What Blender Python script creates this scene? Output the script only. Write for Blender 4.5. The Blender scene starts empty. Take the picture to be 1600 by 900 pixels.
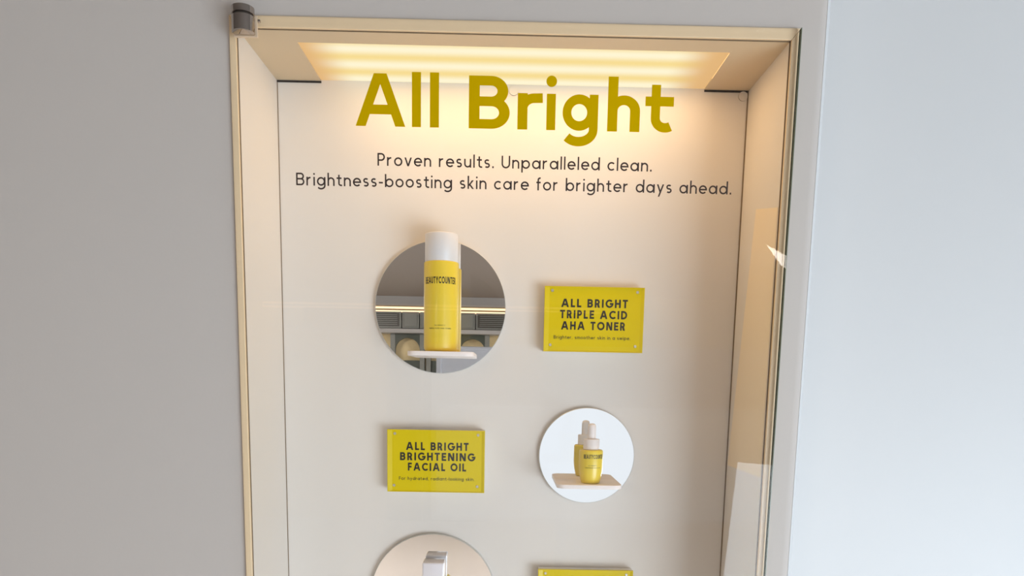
import bpy, bmesh, math, random
from mathutils import Vector, Matrix
PI = math.pi
S = bpy.context.scene
COL = S.collection
random.seed(4)

# ------------------------------------------------------------------ camera
F, CX, CY = 1217.558, 801.592, 768.527
YAW, PITCH, ROLL = 0.0117, -0.1438, 0.0187
cw, sw = math.cos(YAW), math.sin(YAW)
cp, sp = math.cos(PITCH), math.sin(PITCH)
fw = Vector((sw * cp, cw * cp, sp)); rt = Vector((cw, -sw, 0)); up = rt.cross(fw)
r2 = rt * math.cos(ROLL) + up * math.sin(ROLL)
u2 = -rt * math.sin(ROLL) + up * math.cos(ROLL)
cam = bpy.data.cameras.new('camera')
camo = bpy.data.objects.new('camera', cam); COL.objects.link(camo)
camo.matrix_world = Matrix(((r2.x, u2.x, -fw.x, -0.0035), (r2.y, u2.y, -fw.y, -0.9366),
                            (r2.z, u2.z, -fw.z, -0.3814), (0, 0, 0, 1)))
cam.sensor_fit = 'HORIZONTAL'; cam.sensor_width = 36
cam.lens = F / 1600 * 36
cam.shift_x = (800 - CX) / 1600
cam.shift_y = (CY - 450) / 1600
cam.clip_start = 0.02
S.camera = camo

# ------------------------------------------------------------------ light
S.view_settings.view_transform = 'Standard'
S.view_settings.look = 'None'
S.view_settings.gamma = 1
S.view_settings.use_curve_mapping = False
S.view_settings.exposure = 0.05
w = bpy.data.worlds.new('world'); S.world = w; w.use_nodes = True
bg = w.node_tree.nodes['Background']
bg.inputs[0].default_value = (0.84, 0.92, 1.0, 1); bg.inputs[1].default_value = 0.85
S.cycles.max_bounces = 10; S.cycles.transparent_max_bounces = 16

def area(name, loc, target, sx, sy, power, color, spread=180):
    l = bpy.data.lights.new(name, 'AREA'); l.shape = 'RECTANGLE'; l.size = sx; l.size_y = sy
    l.energy = power; l.color = color; l.spread = math.radians(spread)
    o = bpy.data.objects.new(name, l); COL.objects.link(o); o.location = loc
    o.rotation_euler = (Vector(target) - Vector(loc)).to_track_quat('-Z', 'Y').to_euler()
    return o
# daylight from a big shop window to the right of the photographer
area('window_daylight', (1.98, -2.5, -1.36), (0.2, 0.0, -0.78), 2.0, 1.15, 60, (0.75, 0.88, 1.0))
area('low_fill', (1.5, -1.35, -1.45), (0.1, 0.0, -0.75), 1.0, 0.8, 4.8, (0.74, 0.88, 1.0))  # fill light added low and close to brighten the lower wall
# left: fill added to brighten the pale floor; right: ceiling lamp of the shop
area('floor_fill_left', (-2.3, -4.6, 0.45), (-1.2, -5.2, -1.93), 1.0, 1.6, 120, (1.0, 0.93, 0.86))
area('shop_lamp_right', (1.9, -4.6, 0.45), (0.6, -5.2, -1.93), 1.0, 1.6, 120, (1.0, 0.93, 0.86))
# tubes in the ceiling of the niche, shining down
area('niche_tubes', (0.030, 0.077, 0.0008), (0.030, 0.077, -1), 0.45, 0.08, 0.52, (1.0, 0.60, 0.26), 180)

# ------------------------------------------------------------------ materials
def mat(name, col, rough=0.5, metal=0.0, bump=0.0, bscale=200.0, var=0.0, vscale=6.0, **kw):
    m = bpy.data.materials.new(name); m.use_nodes = True
    nt = m.node_tree; b = nt.nodes['Principled BSDF']
    b.inputs['Base Color'].default_value = (*col, 1); b.inputs['Roughness'].default_value = rough
    b.inputs['Metallic'].default_value = metal
    for k, v in kw.items():
        b.inputs[k.replace('_', ' ')].default_value = v
    if bump or var:
        tc = nt.nodes.new('ShaderNodeTexCoord')
    if bump:
        n = nt.nodes.new('ShaderNodeTexNoise'); n.inputs['Scale'].default_value = bscale
        n.inputs['Detail'].default_value = 4
        bp = nt.nodes.new('ShaderNodeBump'); bp.inputs['Strength'].default_value = bump
        bp.inputs['Distance'].default_value = 0.001
        nt.links.new(tc.outputs['Object'], n.inputs['Vector'])
        nt.links.new(n.outputs['Fac'], bp.inputs['Height']); nt.links.new(bp.outputs[0], b.inputs['Normal'])
    if var:
        n2 = nt.nodes.new('ShaderNodeTexNoise'); n2.inputs['Scale'].default_value = vscale
        mx = nt.nodes.new('ShaderNodeMix'); mx.data_type = 'RGBA'
        mx.inputs[6].default_value = (*[c * (1 - var) for c in col], 1)
        mx.inputs[7].default_value = (*[min(1, c * (1 + var)) for c in col], 1)
        nt.links.new(tc.outputs['Object'], n2.inputs['Vector'])
        nt.links.new(n2.outputs['Fac'], mx.inputs[0]); nt.links.new(mx.outputs[2], b.inputs['Base Color'])
    return m

def emit(name, col, strength):
    m = bpy.data.materials.new(name); m.use_nodes = True
    nt = m.node_tree; nt.nodes.clear()
    e = nt.nodes.new('ShaderNodeEmission'); e.inputs[0].default_value = (*col, 1); e.inputs[1].default_value = strength
    o = nt.nodes.new('ShaderNodeOutputMaterial'); nt.links.new(e.outputs[0], o.inputs[0])
    return m

def clear(name, tint, f0=0.04, rough=0.0):
    """thin clear sheet: see-through with a mirror sheen by angle"""
    m = bpy.data.materials.new(name); m.use_nodes = True
    nt = m.node_tree; nt.nodes.clear(); N = nt.nodes.new; L = nt.links.new
    g = N('ShaderNodeNewGeometry'); d = N('ShaderNodeVectorMath'); d.operation = 'DOT_PRODUCT'
    L(g.outputs['Normal'], d.inputs[0]); L(g.outputs['Incoming'], d.inputs[1])
    a = N('ShaderNodeMath'); a.operation = 'ABSOLUTE'; L(d.outputs['Value'], a.inputs[0])
    s = N('ShaderNodeMath'); s.operation = 'SUBTRACT'; s.inputs[0].default_value = 1; L(a.outputs[0], s.inputs[1])
    p = N('ShaderNodeMath'); p.operation = 'POWER'; p.inputs[1].default_value = 5; L(s.outputs[0], p.inputs[0])
    q = N('ShaderNodeMath'); q.operation = 'MULTIPLY_ADD'; q.inputs[1].default_value = 1 - f0; q.inputs[2].default_value = f0
    L(p.outputs[0], q.inputs[0])
    t = N('ShaderNodeBsdfTransparent'); t.inputs[0].default_value = (*tint, 1)
    gl = N('ShaderNodeBsdfGlossy'); gl.inputs['Roughness'].default_value = rough
    mx = N('ShaderNodeMixShader'); L(q.outputs[0], mx.inputs[0]); L(t.outputs[0], mx.inputs[1]); L(gl.outputs[0], mx.inputs[2])
    o = N('ShaderNodeOutputMaterial'); L(mx.outputs[0], o.inputs[0])
    return m

def diffuser_mat():
    """lit diffuser over three fluorescent tubes: each tube shows as a brighter band"""
    m = bpy.data.materials.new('lit_diffuser'); m.use_nodes = True
    nt = m.node_tree; nt.nodes.clear(); N = nt.nodes.new; L = nt.links.new
    tc = N('ShaderNodeTexCoord'); sx = N('ShaderNodeSeparateXYZ'); L(tc.outputs['Object'], sx.inputs[0])
    def M(op, a, b=None, c=None):
        n = N('ShaderNodeMath'); n.operation = op
        for i, v in enumerate((a, b, c)):
            if v is None: continue
            if isinstance(v, (int, float)): n.inputs[i].default_value = v
            else: L(v, n.inputs[i])
        return n.outputs[0]
    ph = M('MULTIPLY', M('SUBTRACT', sx.outputs['Y'], 0.052), 2 * PI / 0.047)
    band = M('MULTIPLY_ADD', M('COSINE', ph), 0.5, 0.5)
    ax = M('MAXIMUM', M('MULTIPLY', sx.outputs['X'], -1), M('SUBTRACT', sx.outputs['X'], -0.012))
    mr = N('ShaderNodeMapRange'); mr.interpolation_type = 'SMOOTHSTEP'
    L(ax, mr.inputs[0]); mr.inputs[1].default_value = 0.200; mr.inputs[2].default_value = 0.256
    mr.inputs[3].default_value = 1; mr.inputs[4].default_value = 0.0
    r1 = N('ShaderNodeMix'); r1.data_type = 'RGBA'; L(band, r1.inputs[0])
    r1.inputs[6].default_value = (0.95, 0.735, 0.30, 1); r1.inputs[7].default_value = (1.02, 0.93, 0.66, 1)
    r3 = N('ShaderNodeMix'); r3.data_type = 'RGBA'; L(mr.outputs[0], r3.inputs[0])
    r3.inputs[6].default_value = (0.78, 0.47, 0.20, 1); L(r1.outputs[2], r3.inputs[7])
    e = N('ShaderNodeEmission'); L(r3.outputs[2], e.inputs[0])
    o = N('ShaderNodeOutputMaterial'); L(e.outputs[0], o.inputs[0])
    return m

M = {}
M['wall'] = mat('grey_wall_paint', (0.57, 0.522, 0.482), 0.7, bump=0.08, bscale=260)
M['pier'] = mat('white_pier_paint', (0.67, 0.675, 0.675), 0.45, bump=0.04, bscale=200)
M['liner'] = mat('cream_laminate', (0.765, 0.715, 0.655), 0.5, var=0.015, vscale=9)
M['sheet'] = mat('tan_patch', (0.90, 0.76, 0.56), 0.6, var=0.02, vscale=12)
M['lip'] = mat('warm_glow_lip', (0.86, 0.66, 0.42), 0.4, var=0.02, vscale=20)  # warm light from inside the niche put into the lip's colour
M['topboard'] = mat('tan_top_board', (0.68, 0.54, 0.36), 0.5, var=0.03, vscale=14)
M['gap'] = mat('dark_gap', (0.03, 0.022, 0.016), 0.9)
M['seam'] = mat('brown_seam', (0.20, 0.14, 0.08), 0.8)
M['diff'] = diffuser_mat()
M['glass'] = clear('door_glass', (0.99, 0.99, 0.99), 0.017)
M['glassedge'] = mat('green_glass_edge', (0.16, 0.20, 0.15), 0.15)
M['vinyl'] = mat('olive_gold_vinyl', (0.62, 0.395, 0.0005), 1.0, Specular_IOR_Level=0.0)
M['ink'] = mat('dark_brown_vinyl', (0.035, 0.018, 0.014), 0.6)
M['signink'] = mat('black_print', (0.018, 0.014, 0.010), 0.5)
M['sign'] = mat('yellow_acrylic', (0.74, 0.57, 0.004), 0.3, Specular_IOR_Level=0.25)
M['block'] = mat('pale_acrylic_block', (0.82, 0.80, 0.76), 0.12)
M['signclear'] = clear('clear_acrylic', (0.99, 0.99, 0.97), 0.04, 0.02)
M['mirror'] = mat('mirror_silver', (0.93, 0.94, 0.94), 0.0, 1.0)
M['mirroredge'] = mat('ground_mirror_edge', (0.62, 0.62, 0.60), 0.3, 0.3)
M['shelf'] = mat('pale_pink_acrylic', (0.98, 0.89, 0.84), 0.3, Specular_IOR_Level=0.2)
M['yellow'] = mat('yellow_frosted_bottle', (0.86, 0.645, 0.05), 0.32, Coat_Weight=0.3, Coat_Roughness=0.2)
M['cap'] = mat('white_satin_cap', (0.78, 0.76, 0.75), 0.35)
M['pinkcap'] = mat('off_white_rubber', (0.86, 0.79, 0.75), 0.4)
M['clearcap'] = mat('pale_lilac_acrylic', (0.84, 0.80, 0.82), 0.1, Coat_Weight=0.5)
M['steel'] = mat('brushed_steel', (0.44, 0.39, 0.35), 0.07, 1.0)
M['clamp'] = mat('satin_tan_metal', (0.74, 0.58, 0.42), 0.5, 0.4)
M['screw'] = mat('steel_screw', (0.62, 0.60, 0.56), 0.35, 0.8)
M['screwcap'] = mat('cream_screw_cap', (0.72, 0.68, 0.60), 0.5)
M['ceil'] = mat('grey_ceiling_paint', (0.26, 0.235, 0.22), 0.9)
M['floor'] = mat('pale_pink_stone', (0.80, 0.74, 0.70), 0.5, var=0.05, vscale=3)
M['bulk'] = mat('grey_bulkhead', (0.40, 0.39, 0.38), 0.8)
M['far'] = mat('cream_far_wall', (0.72, 0.58, 0.33), 0.8)
M['dkpanel'] = mat('dark_olive_panel', (0.055, 0.05, 0.042), 0.4)
M['mdpanel'] = mat('grey_green_panel', (0.20, 0.205, 0.185), 0.4)
M['dkgreen'] = mat('dark_green_frame', (0.05, 0.06, 0.045), 0.5)
M['led'] = emit('warm_led', (1.0, 0.66, 0.38), 2.1)
M['ledgap'] = mat('brown_led_rail', (0.35, 0.22, 0.13), 0.5)
M['frost'] = emit('daylit_frosted_pane', (0.90, 0.945, 1.0), 1.0)
M['brown'] = mat('dark_brown_door', (0.06, 0.03, 0.018), 0.5)
M['post'] = mat('white_window_post', (0.85, 0.83, 0.85), 0.4)

# ------------------------------------------------------------------ mesh helpers
def obj(name, bm, m, parent=None, smooth=None, label=None):
    bm.normal_update()
    me = bpy.data.meshes.new(name); bm.to_mesh(me); bm.free()
    for x in (m if isinstance(m, (list, tuple)) else [m]): me.materials.append(x)
    o = bpy.data.objects.new(name, me); COL.objects.link(o)
    if parent is not None:
        o.parent = parent; o.matrix_parent_inverse = Matrix.Translation(parent.location).inverted()
    if smooth is not None:
        me.shade_smooth()
        try: me.set_sharp_from_angle(angle=math.radians(smooth))
        except Exception: pass
    if label: o['label'] = label
    return o

def box(bm, x0, x1, y0, y1, z0, z1, bev=0.0, seg=2, mi=0):
    vs = [bm.verts.new((x, y, z)) for x in (x0, x1) for y in (y0, y1) for z in (z0, z1)]
    fs = [(0, 1, 3, 2), (4, 6, 7, 5), (0, 4, 5, 1), (2, 3, 7, 6), (0, 2, 6, 4), (1, 5, 7, 3)]
    faces = [bm.faces.new([vs[i] for i in f]) for f in fs]
    for f in faces: f.material_index = mi
    if bev:
        es = list({e for f in faces for e in f.edges})
        bmesh.ops.bevel(bm, geom=es, offset=bev, segments=seg, profile=0.5, affect='EDGES')
    return bm

def bx(*a, **k):
    return box(bmesh.new(), *a, **k)

def lathe(prof, c, n=64, bm=None):
    """prof: (r, z) from bottom to top; closed at both ends"""
    bm = bm or bmesh.new(); rings = []
    for r, z in prof:
        rings.append([bm.verts.new((c[0] + r * math.cos(2 * PI * i / n), c[1] + r * math.sin(2 * PI * i / n), c[2] + z)) for i in range(n)])
    for a, b in zip(rings, rings[1:]):
        for i in range(n):
            bm.faces.new((a[i], a[(i + 1) % n], b[(i + 1) % n], b[i]))
    bm.faces.new(list(reversed(rings[0]))); bm.faces.new(rings[-1])
    return bm

def disc_y(cx, cz, r, y0, y1, n=128, ch=0.0):
    """round plate facing -y; material 0 front, 1 the rim"""
    bm = bmesh.new()
    prof = [(r - ch, y0), (r, y0 + ch), (r, y1)] if ch else [(r, y0), (r, y1)]
    rings = [[bm.verts.new((cx + q * math.cos(2 * PI * i / n), y, cz + q * math.sin(2 * PI * i / n))) for i in range(n)] for q, y in prof]
    f = bm.faces.new(rings[0]); f.material_index = 0
    for a, b in zip(rings, rings[1:]):
        for i in range(n):
            f = bm.faces.new((a[i], b[i], b[(i + 1) % n], a[(i + 1) % n])); f.material_index = 1
    f = bm.faces.new(list(reversed(rings[-1]))); f.material_index = 1
    bmesh.ops.recalc_face_normals(bm, faces=bm.faces)
    return bm

def prism_z(pts, z0, z1, bev=0.0, bm=None):
    bm = bm or bmesh.new()
    a = [bm.verts.new((x, y, z0)) for x, y in pts]; b = [bm.verts.new((x, y, z1)) for x, y in pts]
    n = len(pts); bot = bm.faces.new(a); top = bm.faces.new(list(reversed(b)))
    for i in range(n): bm.faces.new((a[i], b[i], b[(i + 1) % n], a[(i + 1) % n]))
    bmesh.ops.recalc_face_normals(bm, faces=bm.faces)
    if bev:
        es = list(set(bot.edges) | set(top.edges))
        bmesh.ops.bevel(bm, geom=es, offset=bev, segments=2, profile=0.5, affect='EDGES')
    return bm

def thing(name, label, cat, loc, group=None):
    o = bpy.data.objects.new(name, None); COL.objects.link(o); o.location = loc; o.empty_display_size = 0.02
    o['label'] = label; o['category'] = cat
    if group: o['group'] = group
    return o

def tag(o, label, cat, group=None):
    o['label'] = label; o['category'] = cat
    if group: o['group'] = group
    return o

def struct(name, bm, m, parent=None, label=None, cat=None, smooth=None):
    o = obj(name, bm, m, parent, smooth)
    o['kind'] = 'structure'
    if label: o['label'] = label
    if cat: o['category'] = cat
    return o

# ------------------------------------------------------------------ lettering: a geometric sans drawn as strokes
def arc(cx, cy, rx, ry, a0, a1, n=22):
    return [(cx + rx * math.cos(math.radians(a0 + (a1 - a0) * i / n)), cy + ry * math.sin(math.radians(a0 + (a1 - a0) * i / n))) for i in range(n + 1)]

def diag(x0, y0, x1, y1, w):
    """slanted bar whose ends are cut level; x0, x1 are its centre line"""
    L = math.hypot(x1 - x0, y1 - y0); hw = w / 2 * L / abs(y1 - y0)
    return ('p', [(x0 - hw, y0), (x0 + hw, y0), (x1 + hw, y1), (x1 - hw, y1)])

def st(pts, closed=False): return ('s', pts, closed)

def glyph(c, w, xh=0.69):
    h = w / 2
    if c == ' ': return 0.30, []
    if c == '.': return w * 1.15, [st([(w * .575, 0), (w * .575, w * 1.15)])] if w > .15 else [st([(w * .575, 0), (w * .575, w * 1.2)])]
    if c == ',': return w * 1.15, [('p', [(0, -w), (w * .6, -w), (w * 1.15, w * 1.1), (w * .2, w * 1.1)])]
    if c == '-': return 0.34, [st([(0, xh * .5), (0.34, xh * .5)])]
    if c == 'A':
        W = 0.98; wl = w * 1.09; a = wl * 0.63
        t = W / 2
        xi = lambda y: wl + (t - a) * y          # inner edge of the left leg
        yb = 0.32
        return W, [('p', [(0, 0), (wl, 0), (t - a + wl, 1), (t - a, 1)]), ('p', [(W - wl, 0), (W, 0), (t + a, 1), (t + a - wl, 1)]),
                   st([(xi(yb) - h, yb), (W - xi(yb) + h, yb)])]
    if c == 'B':
        r1 = (0.53 + (0 if w > .15 else .02)) / 2 - h / 2; m = 0.52; ry1 = (1 - h - m) / 2; ry2 = (m - h) / 2; W1 = 0.66; W2 = 0.69
        return W2 + 0.0, [st([(h, 0), (h, 1)]),
                          st([(h, 1 - h), (W1 - h - ry1, 1 - h)] + arc(W1 - h - ry1, 1 - h - ry1, ry1, ry1, 90, -90)[1:] + [(h, m)]),
                          st([(h, m), (W2 - h - ry2, m)] + arc(W2 - h - ry2, h + ry2, ry2, ry2, 90, -90)[1:] + [(h, h)])]
    if c == 'C':
        return 0.86, [st(arc(0.5, 0.5, 0.5 - h, 0.5 - h, 42, 318, 40))]
    if c == 'D':
        r = 0.5 - h
        return 0.80, [st([(h, 0), (h, 1)]), st([(h, 1 - h), (0.80 - h - r, 1 - h)] + arc(0.80 - h - r, 0.5, r, r, 90, -90, 30)[1:] + [(h, h)])]
    if c == 'E':
        return 0.58, [st([(h, 0), (h, 1)]), st([(h, 1 - h), (0.58, 1 - h)]), st([(h, h), (0.58, h)]), st([(h, .51), (0.54, .51)])]
    if c == 'F':
        return 0.56, [st([(h, 0), (h, 1)]), st([(h, 1 - h), (0.56, 1 - h)]), st([(h, .49), (0.52, .49)])]
    if c == 'G':
        return 0.95, [st(arc(0.5, 0.5, 0.5 - h, 0.5 - h, 42, 360, 44)), st([(0.54, 0.5 - h * .2), (1.0 - h * .0, 0.5 - h * .2)])]
    if c == 'H':
        return 0.74, [st([(h, 0), (h, 1)]), st([(0.74 - h, 0), (0.74 - h, 1)]), st([(h, .51), (0.74 - h, .51)])]
    if c == 'I': return w, [st([(h, 0), (h, 1)])]
    if c == 'L': return 0.54, [st([(h, 0), (h, 1)]), st([(h, h), (0.54, h)])]
    if c == 'N':
        wd = w * 1.25
        return 0.80, [st([(h, 0), (h, 1)]), st([(0.80 - h, 0), (0.80 - h, 1)]), ('p', [(0, 1), (wd, 1), (0.80, 0), (0.80 - wd, 0)])]
    if c == 'O': return 1.0, [st(arc(0.5, 0.5, 0.5 - h, 0.5 - h, 0, 360, 48)[:-1], True)]
    if c in 'PR':
        m = 0.44; ry = (1 - h - m) / 2; W = 0.62
        s = [st([(h, 0), (h, 1)]), st([(h, 1 - h), (W - h - ry, 1 - h)] + arc(W - h - ry, 1 - h - ry, ry, ry, 90, -90)[1:] + [(h, m)])]
        if c == 'R': s.append(('p', [(W - w * 1.2 + .03, 0), (W + .05, 0), (W - .30 + w * .95, m + h * .2), (W - .30 - w * .3, m + h * .2)]))
        return (W if c == 'P' else W + .05), s
    if c == 'T': return 0.66, [st([(0, 1 - h), (0.66, 1 - h)]), st([(0.33, 0), (0.33, 1 - h)])]
    if c == 'U':
        r = 0.36 - h
        return 0.72, [st([(h, 1), (h, 0.36)] + arc(0.36, 0.36, r, r, 180, 360, 24)[1:] + [(0.72 - h, 1)])]
    if c == 'Y':
        return 0.78, [diag(0.39, .42, h * 1.2, 1, w), diag(0.39, .42, 0.78 - h * 1.2, 1, w), st([(0.39, 0), (0.39, .47)])]
    # lower case
    r = xh / 2 - h; cy = xh / 2; W = xh * 0.97
    if c == 'o': return xh, [st(arc(cy, cy, r, r, 0, 360, 40)[:-1], True)]
    if c in 'abdpqg':
        right = c in 'adqg'
        lw = xh + h * 0.5
        sx_ = lw - h if right else h
        bx_ = cy if right else lw - cy
        s = [st(arc(bx_, cy, r, r, 0, 360, 40)[:-1], True)]
        if c == 'a': s.append(st([(sx_, 0), (sx_, xh)]))
        if c in 'bd': s.append(st([(sx_, 0), (sx_, 1.04)]))
        if c in 'pq': s.append(st([(sx_, -.30), (sx_, xh)]))
        if c == 'g':
            rg = (sx_ - 0.03) / 2 * 1.0
            ex = sx_ - 2 * rg
            s.append(st([(sx_, xh), (sx_, 0.02)] + arc(sx_ - rg, 0.02, rg, 0.32 - h, 0, -142, 26)[1:]))
        return lw, s
    if c == 'c': return xh * .88, [st(arc(cy, cy, r, r, 45, 315, 36))]
    if c == 'e': return xh * .98, [st([(h * .7, cy), (xh - h, cy)] + arc(cy, cy, r, r, 0, 318, 40)[1:])]
    if c == 'f': return 0.40, [st([(0.16, 0), (0.16, 0.85)] + arc(0.16 + .17, 0.85, .17, 1.04 - h - .85, 180, 80, 12)[1:]), st([(0, xh - h), (0.37, xh - h)])]
    if c == 'h': 
        a = xh * .86; rr = (a - w) / 2
        return a, [st([(h, 0), (h, 1.04)]), st([(h, xh - h - rr)] + arc(a / 2, xh - h - rr, rr, rr, 180, 0, 24) + [(a - h, 0)])]
    if c == 'n':
        a = xh * .86; rr = (a - w) / 2
        return a, [st([(h, 0), (h, xh)]), st([(h, xh - h - rr)] + arc(a / 2, xh - h - rr, rr, rr, 180, 0, 24) + [(a - h, 0)])]
    if c == 'm':
        a = xh * .76; rr = (a - w) / 2
        s = [st([(h, 0), (h, xh)])]
        for k in (0, 1):
            o = k * (a - w)
            s.append(st([(o + h, xh - h - rr)] + arc(o + a / 2, xh - h - rr, rr, rr, 180, 0, 20) + [(o + a - h, 0)]))
        return 2 * a - w, s
    if c == 'i':
        d = w * 1.12
        return w, [st([(h, 0), (h, xh)]), ('p', [(h + d / 2 * 1.05 * math.cos(2 * PI * k / 24), 0.925 + d / 2 * 1.05 * math.sin(2 * PI * k / 24)) for k in range(24)])]
    if c == 'k': return 0.54, [st([(h, 0), (h, 1.04)]), diag(h * 1.4, .24, 0.54 - w * .8, xh, w), diag(0.20, .34, 0.54 - w * .65, 0, w)]
    if c == 'l': return w, [st([(h, 0), (h, 1.04)])]
    if c == 'r':
        rr = 0.26
        return 0.42, [st([(h, 0), (h, xh)]), st([(h, xh - h - rr)] + arc(h + rr, xh - h - rr, rr, rr, 180, 82, 14)[1:])] if w < .15 else \
            [st([(h, 0), (h, xh)]), st([(h, 0.40)] + arc(0.31, 0.40, .31 - h, xh - h - .40, 180, 90, 14)[1:] + [(0.455, xh - h + .005)])]
    if c == 's':
        q = (xh - w) / 4; sx_ = 1.12
        up_ = arc(0.25, xh - h - q, q * sx_ * 1.05, q, 38, 270, 20); lo = arc(0.25, h + q, q * sx_ * 1.1, q, 90, -142, 20)
        return 0.50, [st(up_ + lo[1:])]
    if c == 't':
        if w > .15:
            x = 0.21
            return 0.60, [st([(x, 0.905), (x, 0.27)] + arc(x + .20, 0.27, .20, .27 - h, 180, 302, 18)[1:]), st([(0, xh - h - .01), (0.57, xh - h - .01)])]
        x = 0.20
        return 0.44, [st([(x, 0.90), (x, 0.20)] + arc(x + .18, 0.20, .18, .20 - h, 180, 295, 14)[1:]), st([(0, xh - h), (0.42, xh - h)])]
    if c == 'u':
        a = xh * .86; rr = (a - w) / 2
        return a, [st([(h, xh), (h, h + rr)] + arc(a / 2, h + rr, rr, rr, 180, 360, 24)[1:]), st([(a - h, 0), (a - h, xh)])]
    if c == 'v': return 0.62, [diag(0.31, 0, h * 1.1, xh, w), diag(0.31, 0, 0.62 - h * 1.1, xh, w)]
    if c == 'w': return 0.92, [diag(0.25, 0, h, xh, w), diag(0.25, 0, .46, xh, w), diag(.67, 0, .46, xh, w), diag(.67, 0, .92 - h, xh, w)]
    if c == 'y': return 0.62, [diag(0.31 + .02, 0.02, h * 1.1, xh, w), diag(0.18, -.30, 0.62 - h * 1.1, xh, w)]
    raise ValueError(c)

def outline(pts, h, closed):
    n = len(pts); A = []; B = []
    for i in range(n):
        p = Vector(pts[i])
        pv = Vector(pts[i - 1]) if (closed or i > 0) else None
        nx = Vector(pts[(i + 1) % n]) if (closed or i < n - 1) else None
        d1 = (p - pv).normalized() if pv is not None else None
        d2 = (nx - p).normalized() if nx is not None else None
        if d1 is None: d1 = d2
        if d2 is None: d2 = d1
        t = (d1 + d2).normalized(); nrm = Vector((-t.y, t.x)); k = max(0.5, nrm.dot(Vector((-d2.y, d2.x))))
        A.append(p + nrm * h / k); B.append(p - nrm * h / k)
    return A, B

def letter_mesh(bm, c, w, fmap, depth, xh=0.69):
    """fmap(u, v, d) maps letter space (cap height 1) to the world; d is the height off the surface"""
    adv, els = glyph(c, w, xh)
    for k, e in enumerate(els):
        d0, d1 = 0.0, depth + k * depth * 0.04
        if e[0] == 'p':
            P = e[1]; n = len(P)
            a = [bm.verts.new(fmap(x, y, d1)) for x, y in P]; b = [bm.verts.new(fmap(x, y, d0)) for x, y in P]
            bm.faces.new(a); bm.faces.new(list(reversed(b)))
            for i in range(n): bm.faces.new((a[i], b[i], b[(i + 1) % n], a[(i + 1) % n]))
        else:
            pts = []
            for q in e[1]:
                if not pts or math.hypot(q[0] - pts[-1][0], q[1] - pts[-1][1]) > 1e-5: pts.append(q)
            A, B = outline(pts, w / 2, e[2]); n = len(pts)
            V = [[bm.verts.new(fmap(q.x, q.y, d)) for q in L] for L in (A, B) for d in (d1, d0)]   # A1 A0 B1 B0
            rng = range(n) if e[2] else range(n - 1)
            for i in rng:
                j = (i + 1) % n
                bm.faces.new((V[0][i], V[2][i], V[2][j], V[0][j])); bm.faces.new((V[1][i], V[1][j], V[3][j], V[3][i]))
                bm.faces.new((V[0][i], V[0][j], V[1][j], V[1][i])); bm.faces.new((V[2][i], V[3][i], V[3][j], V[2][j]))
            if not e[2]:
                for i in (0, n - 1): bm.faces.new((V[0][i], V[1][i], V[3][i], V[2][i]))
    return adv

def text_width(t, w, track, xh=0.69):
    return sum(glyph(c, w, xh)[0] + track for c in t) - track

def text_line(bm, t, w, track, x0, x1, zb, cap, put, depth, xh=0.69):
    """sets t from x0 to x1 with its baseline at zb and the given cap height; put(x, z, d) -> world point"""
    k = (x1 - x0) / text_width(t, w, track, xh); u0 = 0.0
    for c in t:
        adv = letter_mesh(bm, c, w, lambda u, v, d, q=u0: put(x0 + (q + u) * k, zb + v * cap, d), depth, xh)
        u0 += adv + track

def finish_text(bm):
    bmesh.ops.recalc_face_normals(bm, faces=bm.faces)
    return bm

# ------------------------------------------------------------------ setting
D = 0.1537                       # depth of the niche
XL, XR, ZB = -0.31, 0.31, -1.15  # its clear opening, top at z = 0
OX0, OX1, OZ = -0.3175, 0.3197, 0.0122   # outside of the lip
FLOOR, CEIL = -1.93, 0.49
XW0, XW1 = -3.2, 4.2
YF = -7.55

XC, RC = 0.3565, 0.016            # the grey wall ends in a rounded corner right of the niche
bm = bmesh.new()
for a in ((XW0, OX0, FLOOR, CEIL), (OX0, OX1, OZ, CEIL), (OX0, OX1, FLOOR, ZB - 0.008)):
    box(bm, a[0], a[1], 0.0, 0.26, a[2], a[3])
cpts = [(OX1, 0.0)] + [(XC - RC + RC * math.sin(math.radians(a)), RC - RC * math.cos(math.radians(a))) for a in range(0, 91, 9)] + [(XC, 0.12), (OX1, 0.12)]
prism_z(cpts, FLOOR, CEIL, bm=bm)
bmesh.ops.remove_doubles(bm, verts=bm.verts, dist=1e-6)
struct('wall_back', bm, M['wall'], smooth=30, label='grey painted wall around the lit display niche', cat='wall')

pyr = 0.085
bead = [(XC - RC + (RC + .0006) * math.sin(math.radians(a)), RC - (RC + .0006) * math.cos(math.radians(a))) for a in range(36, 91, 6)]
bead += [(XC + .0006, .030), (XC, .030)] + [(XC - RC + RC * math.sin(math.radians(a)), RC - RC * math.cos(math.radians(a))) for a in range(90, 35, -6)]
struct('trim_2', prism_z(bead, FLOOR, CEIL), M['pier'], label='white rounded corner bead at the right end of the grey wall', cat='trim', smooth=30)
struct('wall_right', bx(0.335, XW1, pyr, 0.26, FLOOR, CEIL), M['pier'], label='white recessed wall to the right of the rounded grey corner', cat='wall')

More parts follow.
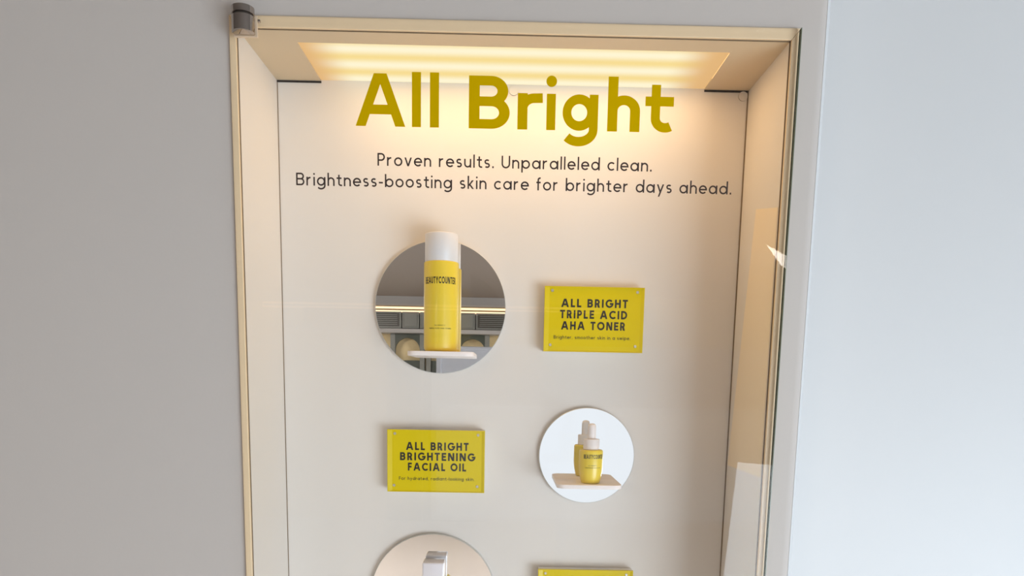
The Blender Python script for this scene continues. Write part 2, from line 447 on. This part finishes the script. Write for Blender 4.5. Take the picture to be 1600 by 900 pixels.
struct('floor', bx(XW0, XW1, YF - .1, 0.0, FLOOR - 0.1, FLOOR), M['floor'], label='pale stone shop floor', cat='floor')
struct('ceiling', bx(XW0, XW1, YF - .1, 0.0, CEIL, CEIL + 0.1), M['ceil'], label='dark grey shop ceiling', cat='ceiling')
struct('wall_front', bx(XW0, XW1, YF - .1, YF, FLOOR, CEIL), M['far'], label='cream far wall of the shop, seen in the round mirror', cat='wall')
struct('wall_left', bx(XW0 - .1, XW0, YF, 0.26, FLOOR, CEIL), M['bulk'], label='grey side wall of the shop', cat='wall')
dr = struct('added_door', bx(XW0, XW0 + .05, -3.6, -1.7, FLOOR, 0.22, .004), M['brown'], label='unseen dark brown door added for the hinge to reflect', cat='door')  # invented door, gives the steel hinge something dark to reflect
obj('door_handle', bx(XW0 + .05, XW0 + .10, -1.92, -1.88, -1.05, -.75, .01), M['steel'], dr)
struct('trim_1', bx(XW0, 1.2, YF, YF + 0.06, 0.39, CEIL), M['bulk'], label='grey bulkhead above the warm light strips', cat='trim')

# frosted shop window behind the photographer, seen in the small mirror
wx0, wx1, wz1, wz0 = -0.39, 3.0, -0.215, -1.17
win = struct('window_1', bx(wx0, wx1, -3.53, -3.50, wz0, -0.53), M['frost'], label='bright frosted window screen behind the photographer', cat='window')
bm = bmesh.new()
box(bm, wx0 - 0.03, wx0, -3.55, -3.48, wz0 - .02, wz1 + 0.02, 0.004)
box(bm, 0.30, 0.36, -3.55, -3.48, FLOOR, wz0 - .02, 0.004)
box(bm, wx0, wx1, -3.55, -3.48, wz1, wz1 + 0.02, 0.004)
box(bm, wx0, wx1, -3.55, -3.48, wz0 - .02, wz0, 0.004)
box(bm, wx1, wx1 + 0.03, -3.55, -3.48, FLOOR, wz1 + 0.02, 0.004)
box(bm, wx0, wx1, -3.54, -3.49, -0.53, wz1, 0.004)
struct('window_frame', bm, M['post'], win)

# ------------------------------------------------------------------ far shop fittings (mirrored)
def led(z):
    t = thing('light_strip', 'warm light strip running along the far bulkhead, %s one of the pair' % ('upper' if z > .345 else 'lower'), 'light', (-0.9, YF + .05, z), 'warm light strips on the far bulkhead')
    obj('rail', bx(-2.6, 1.0, YF + .001, YF + .05, z - .013, z + .013, .003), M['ledgap'], t)
    obj('diffuser', bx(-2.58, .98, YF + .05, YF + .062, z - .011, z + .011, .004), M['led'], t)
led(0.366); led(0.327)
cabs = [(-2.10, -1.135, 'dk', 'dark upper cabinet with slatted front at the far left of the row'), (-1.125, -0.945, 'md', 'narrow grey green upper cabinet left of the middle'),
        (-0.935, -0.53, 'md', 'wide grey green upper cabinet in the middle of the row'), (-0.52, -0.345, 'md', 'narrow grey green upper cabinet right of the middle'), (-0.335, 0.75, 'dk', 'dark upper cabinet at the right end of the row')]
for x0, x1, k, lab in cabs:
    t = thing('wall_cabinet', lab, 'cabinet', ((x0 + x1) / 2, YF + .01, .13), 'upper cabinets on the far wall')
    obj('body', bx(x0, x1, YF + .001, YF + .25, .135, .308, .004), M['mdpanel'], t)
    b = bmesh.new()
    box(b, x0 + .02, x1 - .02, YF + .251, YF + .262, .155, .292, .003)
    obj('door', b, M['dkpanel' if k == 'dk' else 'mdpanel'], t)
    if k == 'dk':
        b = bmesh.new()
        for i in range(6): box(b, x0 + .04, x1 - .04, YF + .263, YF + .267, .170 + i * .02, .177 + i * .02)
        obj('slats', b, M['mdpanel'], t)
tag(obj('valance', bx(-2.3, 0.9, YF + .001, YF + .27, .088, .131, .004), M['bulk']), 'grey valance board under the far upper cabinets', 'valance')

def arch_frame(x0, x1, z0, z1, lab):
    t = thing('shelving_unit', lab, 'shelves', ((x0 + x1) / 2, YF + .1, FLOOR), 'arched shelf units on the far wall')
    b = bmesh.new()
    wv = .05
    box(b, x0, x0 + wv, YF + .05, YF + .12, FLOOR, z1); box(b, x1 - wv, x1, YF + .05, YF + .12, FLOOR, z1)
    obj('post', b, M['mdpanel'], t)
    # arched head
    n = 20; b = bmesh.new(); cx = (x0 + x1) / 2; hw = (x1 - x0) / 2 - wv
    lo = [(cx + hw * math.cos(PI * i / n), z0 + (z1 - z0) * .75 * math.sin(PI * i / n)) for i in range(n + 1)]
    for i in range(n):
        a, c = lo[i], lo[i + 1]
        v = [b.verts.new((p[0], yy, p[1])) for yy in (YF + .05, YF + .12) for p in (a, c, (c[0], z1), (a[0], z1))]
        for f in ((0, 1, 2, 3), (7, 6, 5, 4), (0, 4, 5, 1), (1, 5, 6, 2), (2, 6, 7, 3), (3, 7, 4, 0)): b.faces.new([v[j] for j in f])
    bmesh.ops.recalc_face_normals(b, faces=b.faces)
    obj('arch_head', b, M['dkgreen'], t)
    obj('shelf_board', bx(x0 + wv, x1 - wv, YF + .001, YF + .20, -.36, -.33, .004), M['dkgreen'], t)
    obj('lower_panel', bx(x0 + wv, x1 - wv, YF + .06, YF + .09, FLOOR, -.20, .004), M['dkgreen'], t)
for i, (x0, x1) in enumerate(((-1.27, -0.90), (-0.88, -0.58), (-0.56, -0.19))):
    arch_frame(x0, x1, -.09, .085, ('dark green arched shelf unit at the left on the far cream wall', 'dark green arched shelf unit in the middle of the far wall', 'dark green arched shelf unit at the right on the far cream wall')[i])

# ------------------------------------------------------------------ the niche
N = thing('wall_niche', 'lit cream display niche recessed in the grey wall', 'niche', (0, D / 2, ZB)); N['kind'] = 'structure'
NL = thing('ceiling_light', 'glowing warm light panel set in the ceiling of the niche', 'light', (0, 0.09, 0.03))
obj('back_panel', bx(XL, XR, D, D + .016, ZB, 0.02, 0), M['liner'], N)
for s in (-1, 1):
    x0, x1 = (XL - .007, XL) if s < 0 else (XR, XR + .009)
    obj('side_panel', bx(x0, x1, 0.0012, D + .016, ZB, 0.011), M['liner'], N)
bm = bmesh.new()
PX0, PX1, PY0 = -0.252, 0.2515, 0.034
box(bm, XL, PX0, 0.0012, D - .0022, 0, 0.010); box(bm, PX1, XR, 0.0012, D - .0022, 0, 0.010); box(bm, PX0, PX1, 0.0012, PY0, 0, 0.010)
obj('top_panel', bm, M['topboard'], N)
# a thin tan quad laid on the upper part of the right side panel
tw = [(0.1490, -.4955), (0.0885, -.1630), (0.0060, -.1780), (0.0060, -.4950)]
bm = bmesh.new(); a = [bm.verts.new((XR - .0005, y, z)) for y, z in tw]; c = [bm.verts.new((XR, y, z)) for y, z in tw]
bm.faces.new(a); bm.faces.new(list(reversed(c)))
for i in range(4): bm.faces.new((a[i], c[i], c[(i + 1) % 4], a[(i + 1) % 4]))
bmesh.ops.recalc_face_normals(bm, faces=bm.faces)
obj('side_patch', bm, M['sheet'], N, label='thin tan patch on the right side panel')
obj('bottom_panel', bx(XL, XR, 0.0012, D, ZB - .007, ZB), M['liner'], N)
for a, b_ in ((XL, PX0), (PX1, XR)):
    obj('shadow_gap', bx(a, b_, D - .0010, D - .0001, -.0022, 0), M['gap'], N)
obj('corner_seam', bx(XL, XL + .0009, D - .0009, D, ZB, 0), M['seam'], N)
obj('corner_seam', bx(XR - .0014, XR, D - .0014, D, ZB, 0), M['seam'], N)
# mitred lip round the opening
yl = -0.004
def lip(poly):
    b = bmesh.new(); a = [b.verts.new((x, yl, z)) for x, z in poly]; c = [b.verts.new((x, 0.0, z)) for x, z in poly]
    b.faces.new(a); b.faces.new(list(reversed(c))); n = len(poly)
    for i in range(n): b.faces.new((a[i], c[i], c[(i + 1) % n], a[(i + 1) % n]))
    bmesh.ops.recalc_face_normals(b, faces=b.faces)
    es = [e for e in b.edges]; bmesh.ops.bevel(b, geom=es, offset=.0007, segments=2, profile=.5, affect='EDGES')
    return b
e = 0.00015; zb = ZB - .006
obj('lip', lip([(OX0, OZ), (OX1, OZ), (XR - e, 0), (XL + e, 0)]), M['lip'], N)
obj('lip', lip([(OX0, zb), (OX0, OZ - e), (XL, 0 - e), (XL, ZB)]), M['lip'], N)
obj('lip', lip([(OX1, zb), (XR, ZB), (XR, 0 - e), (OX1, OZ - e)]), M['lip'], N)
bm = bmesh.new()
box(bm, XL, XL + .0007, 0.0, .0012, ZB, 0); box(bm, XR - .0010, XR, 0.0, .0012, ZB, 0); box(bm, XL, XR, 0, .0012, -.0008, 0)
obj('lip_seam', bm, M['seam'], N)
# light panel
bm = bx(PX0, PX1, PY0, D - .0003, 0.0015, 0.0022)
obj('diffuser', bm, M['diff'], NL)
bm = bmesh.new()
box(bm, PX0, PX1, PY0 - .002, PY0, 0.010, .030); box(bm, PX0 - .002, PX0, PY0, D, .010, .030); box(bm, PX1, PX1 + .002, PY0, D, .010, .030)
box(bm, PX0, PX1, PY0, D + .002, .030, .032)
obj('housing', bm, M['gap'], NL)
for cx, cz in ((0.3030, -0.0068), (0.0005, -0.0062)):
    b = disc_y(cx, cz, 0.0060, D - .0012, D, 40)
    c = obj('screw_cap', b, [M['liner'], M['seam']], N)

# ------------------------------------------------------------------ glass door with its lettering
GY0, GY1 = -0.0130, -0.0060
GX0, GX1, GZ1 = -0.3142, 0.3170, 0.0092
G = thing('glass_panel', 'clear hinged glass panel with gold and brown lettering closing the display niche', 'glass panel', (GX0, GY0, ZB))
bm = bmesh.new(); box(bm, GX0, GX1, GY0, GY1, ZB, GZ1)
obj('glass_pane', bm, M['glass'], G)
ed = bmesh.new(); box(ed, GX1, GX1 + .0007, GY0, GY1, ZB, GZ1)
obj('pane_edge', ed, M['glassedge'], G, label='dark green right edge of the glass')
put = lambda x, z, d: (x, GY0 - .00005 - d, z)
CAP = 0.0556; BASE = -0.1042
W = 0.0101 / CAP
heads = [('A', -0.1765, 0.0555), ('l', -0.1136, None), ('l', -0.0935, None), ('B', -0.0501, 0.0458), ('r', 0.0044, 0.0258), ('i', 0.0368, None),
         ('g', 0.0548, 0.0398), ('h', 0.1052, 0.0364), ('t', 0.1472, 0.0336)]
for c, x0, wd in heads:
    b = bmesh.new(); adv = glyph(c, W, 0.69)[0]
    k = (wd / adv) if wd else CAP
    if c in 'Bgh': k = wd / adv
    letter_mesh(b, c, W, lambda u, v, d: put(x0 + u * k, BASE + v * CAP, d), 0.0003, 0.69)
    obj('headline_letter', finish_text(b), M['vinyl'], G)
TW = 0.125
for t, x0, x1, zb_, cap in (('Proven results. Unparalleled clean.', -0.1523, 0.1574, -0.1462, 0.0136), ('Brightness-boosting skin care for brighter days ahead.', -0.2441, 0.2491, -0.1692, 0.0136)):
    b = bmesh.new(); text_line(b, t, TW, 0.17, x0, x1, zb_, cap, put, 0.0002)
    obj('tagline', finish_text(b), M['ink'], G)
# hinge at the top left corner
hx, hy = -0.2962, -0.0205
hg = obj('hinge', lathe([(.0110, -.0140), (.0122, -.0132), (.0122, .0028), (.0110, .0032)], (hx, hy, 0), 48), M['steel'], G, smooth=40, label='steel pivot hinge on the top corner of the glass')
obj('hinge_pin', lathe([(.0108, .0030), (.0108, .0050)], (hx, hy, 0), 40), M['gap'], hg)
obj('hinge_cap', lathe([(.0110, .0048), (.0122, .0053), (.0122, .0120), (.0112, .0128)], (hx, hy, 0), 48), M['steel'], hg, smooth=40)
obj('clamp_plate', bx(hx - .0128, hx + .0138, GY0 - .003, GY0, -.0155, .0068, .0006), M['clamp'], hg)
obj('clamp_screw', (lambda b: b)(bx(hx + .0138, hx + .0166, GY0 - .002, GY0 + .001, .0005, .0035, .0006)), M['steel'], hg)

# ------------------------------------------------------------------ mirrors and shelves
YM = D - .008
def mirror(cx, cz, r, lab):
    o = obj('round_mirror', disc_y(cx, cz, r, YM, D, 160, .0008), [M['mirror'], M['mirroredge']])
    tag(o, lab, 'mirror', 'round mirrors in the niche'); return o
mirror(-0.0938, -0.2873, 0.0886, 'large round mirror behind the tall yellow bottle')
mirror(0.1109, -0.4855, 0.0667, 'small round mirror behind the yellow dropper bottle')
mirror(-0.1023, -0.6889, 0.0886, 'large round mirror cut off by the bottom of the photo')

def shelf(x0, x1, y0, zt, th, lab):
    r = .012; p = [(x0, YM), (x0, y0 + r)]
    p += [(x0 + r - r * math.cos(math.radians(a)), y0 + r - r * math.sin(math.radians(a))) for a in range(15, 90, 15)]
    p += [(x0 + r, y0), (x1 - r, y0)]
    p += [(x1 - r + r * math.sin(math.radians(a)), y0 + r - r * math.cos(math.radians(a))) for a in range(15, 90, 15)]
    p += [(x1, y0 + r), (x1, YM)]
    o = obj('small_shelf', prism_z(p, zt - th, zt, .0006), M['shelf'], smooth=30)
    tag(o, lab, 'shelf', 'pale acrylic shelves on the mirrors'); return o
Z1, Z2, Z3 = -0.3478, -0.5183, -0.7495
shelf(-0.1322, -0.0457, 0.083, Z1, .0058, 'pale pink acrylic shelf under the tall yellow bottle')
shelf(0.0664, 0.1532, 0.082, Z2, .0055, 'pale pink acrylic shelf under the yellow dropper bottle')
shelf(-0.1450, -0.0585, 0.083, Z3, .0058, 'pale pink acrylic shelf under the square capped bottle')

# ------------------------------------------------------------------ bottles
def cyl_put(cx, cy, r):
    def f(x, z, d):
        th = x / r; q = r + d + .00004
        return (cx + q * math.sin(th), cy - q * math.cos(th), z)
    return f
def flat_text(t, w, track, cx, z, wid, cap, put_, depth=.0001):
    b = bmesh.new(); text_line(b, t, w, track, cx - wid / 2, cx + wid / 2, z, cap, put_, depth)
    return finish_text(b)

bxx, byy, br = -0.0903, 0.1170, 0.0228
T = thing('toner_bottle', 'tall yellow cylinder bottle with white cap standing in front of the large mirror', 'bottle', (bxx, byy, Z1))
hb = 0.1155
pr = [(br - .006, 0)] + [(br - .006 + .006 * math.sin(math.radians(a)), .006 - .006 * math.cos(math.radians(a))) for a in range(15, 91, 15)]
pr += [(br, hb - .002)] + [(br - .002 + .002 * math.cos(math.radians(a)), hb - .002 + .002 * math.sin(math.radians(a))) for a in (30, 60, 90)]
obj('body', lathe(pr, (bxx, byy, Z1), 96), M['yellow'], T, smooth=40)
rc = .0215
obj('bottle_cap', lathe([(rc - .0006, hb - .0002), (rc, hb + .0006), (rc, hb + .0345), (rc - .0004, hb + .0353), (rc - .0014, hb + .0358), (rc - .0022, hb + .0350)], (bxx, byy, Z1), 96), M['cap'], T, smooth=40)
cpn = cyl_put(bxx, byy, br)
obj('brand_lettering', flat_text('BEAUTYCOUNTER', .20, .16, 0, -0.2614, 0.0450, 0.0086, cpn), M['signink'], T)
b = bmesh.new()
text_line(b, 'ALL BRIGHT C', .14, .25, -.0070, .0070, -.3148, .0013, cpn, .0001)
text_line(b, 'TRIPLE ACID AHA TONER', .14, .22, -.0150, .0150, -.3188, .0015, cpn, .0001)
text_line(b, 'LOTION TONIQUE', .14, .22, -.0095, .0095, -.3214, .0012, cpn, .0001) if False else None
obj('small_print', finish_text(b), M['signink'], T)

ox, oy = 0.1126, 0.1060
T2 = thing('dropper_bottle', 'small yellow dropper bottle with off white top standing in front of the small mirror', 'bottle', (ox, oy, Z2))
pr = [(.0112, 0), (.0123, .0006), (.0129, .0022), (.0139, .0060), (.0149, .0110), (.0156, .0160), (.0160, .0220), (.0160, .0425), (.0156, .0440), (.0146, .0450), (.0112, .0453)]
obj('body', lathe(pr, (ox, oy, Z2), 80), M['yellow'], T2, smooth=35)
pr = [(.0100, .0451), (.0108, .0456), (.0109, .0585), (.0104, .0594), (.0050, .0597)]
obj('collar', lathe(pr, (ox, oy, Z2), 64), M['pinkcap'], T2, smooth=40)
pr = [(.0058, .0595), (.0058, .0680), (.0056, .0760), (.0050, .0783), (.0034, .0797), (.0012, .0802)]
obj('dropper_bulb', lathe(pr, (ox, oy, Z2), 48), M['pinkcap'], T2, smooth=50)
opn = cyl_put(ox, oy, .0160)
obj('brand_lettering', flat_text('BEAUTYCOUNTER', .20, .16, 0.003, -0.4843, 0.0295, 0.0056, opn), M['signink'], T2)
b = bmesh.new()
text_line(b, 'ALL BRIGHT C', .14, .25, -.0050, .0070, -.4938, .0010, opn, .0001)
text_line(b, 'BRIGHTENING FACIAL OIL', .14, .22, -.0090, .0120, -.4968, .0010, opn, .0001)
obj('small_print', finish_text(b), M['signink'], T2)

sx_, sy_ = -0.0990, 0.1230
T3 = thing('square_bottle', 'bottle with square pale lilac cap at the bottom edge of the photo', 'bottle', (sx_, sy_, Z3))
obj('body', bx(sx_ - .019, sx_ + .019, sy_ - .019, sy_ + .019, Z3, Z3 + .082, .004, 3), M['yellow'], T3, smooth=40)
obj('bottle_cap', bx(sx_ - .0150, sx_ + .0150, sy_ - .0150, sy_ + .0150, Z3 + .0822, Z3 + .1165, .0022, 3), M['clearcap'], T3, smooth=40)

# ------------------------------------------------------------------ acrylic signs
YS0, YS1 = D - .0175, D - .0003
def sign(x0, z1, lines, small, lab):
    x1 = x0 + .1342; z0 = z1 - .0862
    t = thing('acrylic_sign', lab, 'sign', ((x0 + x1) / 2, YS1, z0), 'yellow acrylic signs in the niche')
    # yellow block with a wide bevel left and right
    b = bmesh.new(); ch = .0045
    def ring(y, dx0, dx1, dz):
        return [b.verts.new((x0 + dx0, y, z0 + dz)), b.verts.new((x1 - dx1, y, z0 + dz)), b.verts.new((x1 - dx1, y, z1 - dz)), b.verts.new((x0 + dx0, y, z1 - dz))]
    obj('backing_block', bx(x0 + .0003, x1 - .0003, YS0 + .0040, YS1, z0 + .0003, z1 - .0003, .0006), M['block'], t)
    rings = [ring(YS0 + .0040, 0, 0, 0), ring(YS0 - .0014, 0, 0, 0), ring(YS0 - .0014, .0010, .0010, .0008), ring(YS0, .0066, .0044, .0012)]
    b.faces.new(rings[0]); b.faces.new(list(reversed(rings[3])))
    for p, q in zip(rings, rings[1:]):
        for i in range(4): b.faces.new((p[i], p[(i + 1) % 4], q[(i + 1) % 4], q[i]))
    bmesh.ops.recalc_face_normals(b, faces=b.faces)
    obj('plate', b, M['sign'], t)
    for ux, uz in ((x0 + .0103, z1 - .0056), (x1 - .0094, z1 - .0060), (x0 + .0090, z0 + .0088), (x1 - .0098, z0 + .0086)):
        obj('screw', disc_y(ux, uz, .0020, YS0 - .0010, YS0 + .0002, 24, .0005), [M['screw'], M['screw']], t)
    sp_ = lambda x, z, d: (x, YS0 - .00004 - d, z)
    if lines:
        b = bmesh.new()
        for tx, a0, a1, zb_ in lines: text_line(b, tx, .215, .24, a0, a1, zb_, .0110, sp_, .0002)
        obj('title_lettering', finish_text(b), M['signink'], t)
        b = bmesh.new(); text_line(b, small[0], .13, .20, small[1], small[2], small[3], .0046, sp_, .0002)
        obj('small_print', finish_text(b), M['signink'], t)
    return t
sign(0.0466, -0.2572, [('ALL BRIGHT', .0692, .1589, -.2843), ('TRIPLE ACID', .0679, .1585, -.2991), ('AHA TONER', .0698, .1563, -.3140)],
     ('Brighter, smoother skin in a swipe.', .0600, .1640, -.3264), 'yellow acrylic sign reading ALL BRIGHT TRIPLE ACID AHA TONER')
sign(-0.1652, -0.4528, [('ALL BRIGHT', -.1395, -.0533, -.4808), ('BRIGHTENING', -.1477, -.0443, -.4951), ('FACIAL OIL', -.1369, -.0565, -.5094)],
     ('For hydrated, radiant-looking skin.', -.1493, -.0449, -.5225), 'yellow acrylic sign reading ALL BRIGHT BRIGHTENING FACIAL OIL')
sign(0.0467, -0.6465, None, None, 'yellow acrylic sign cut off by the bottom of the photo')
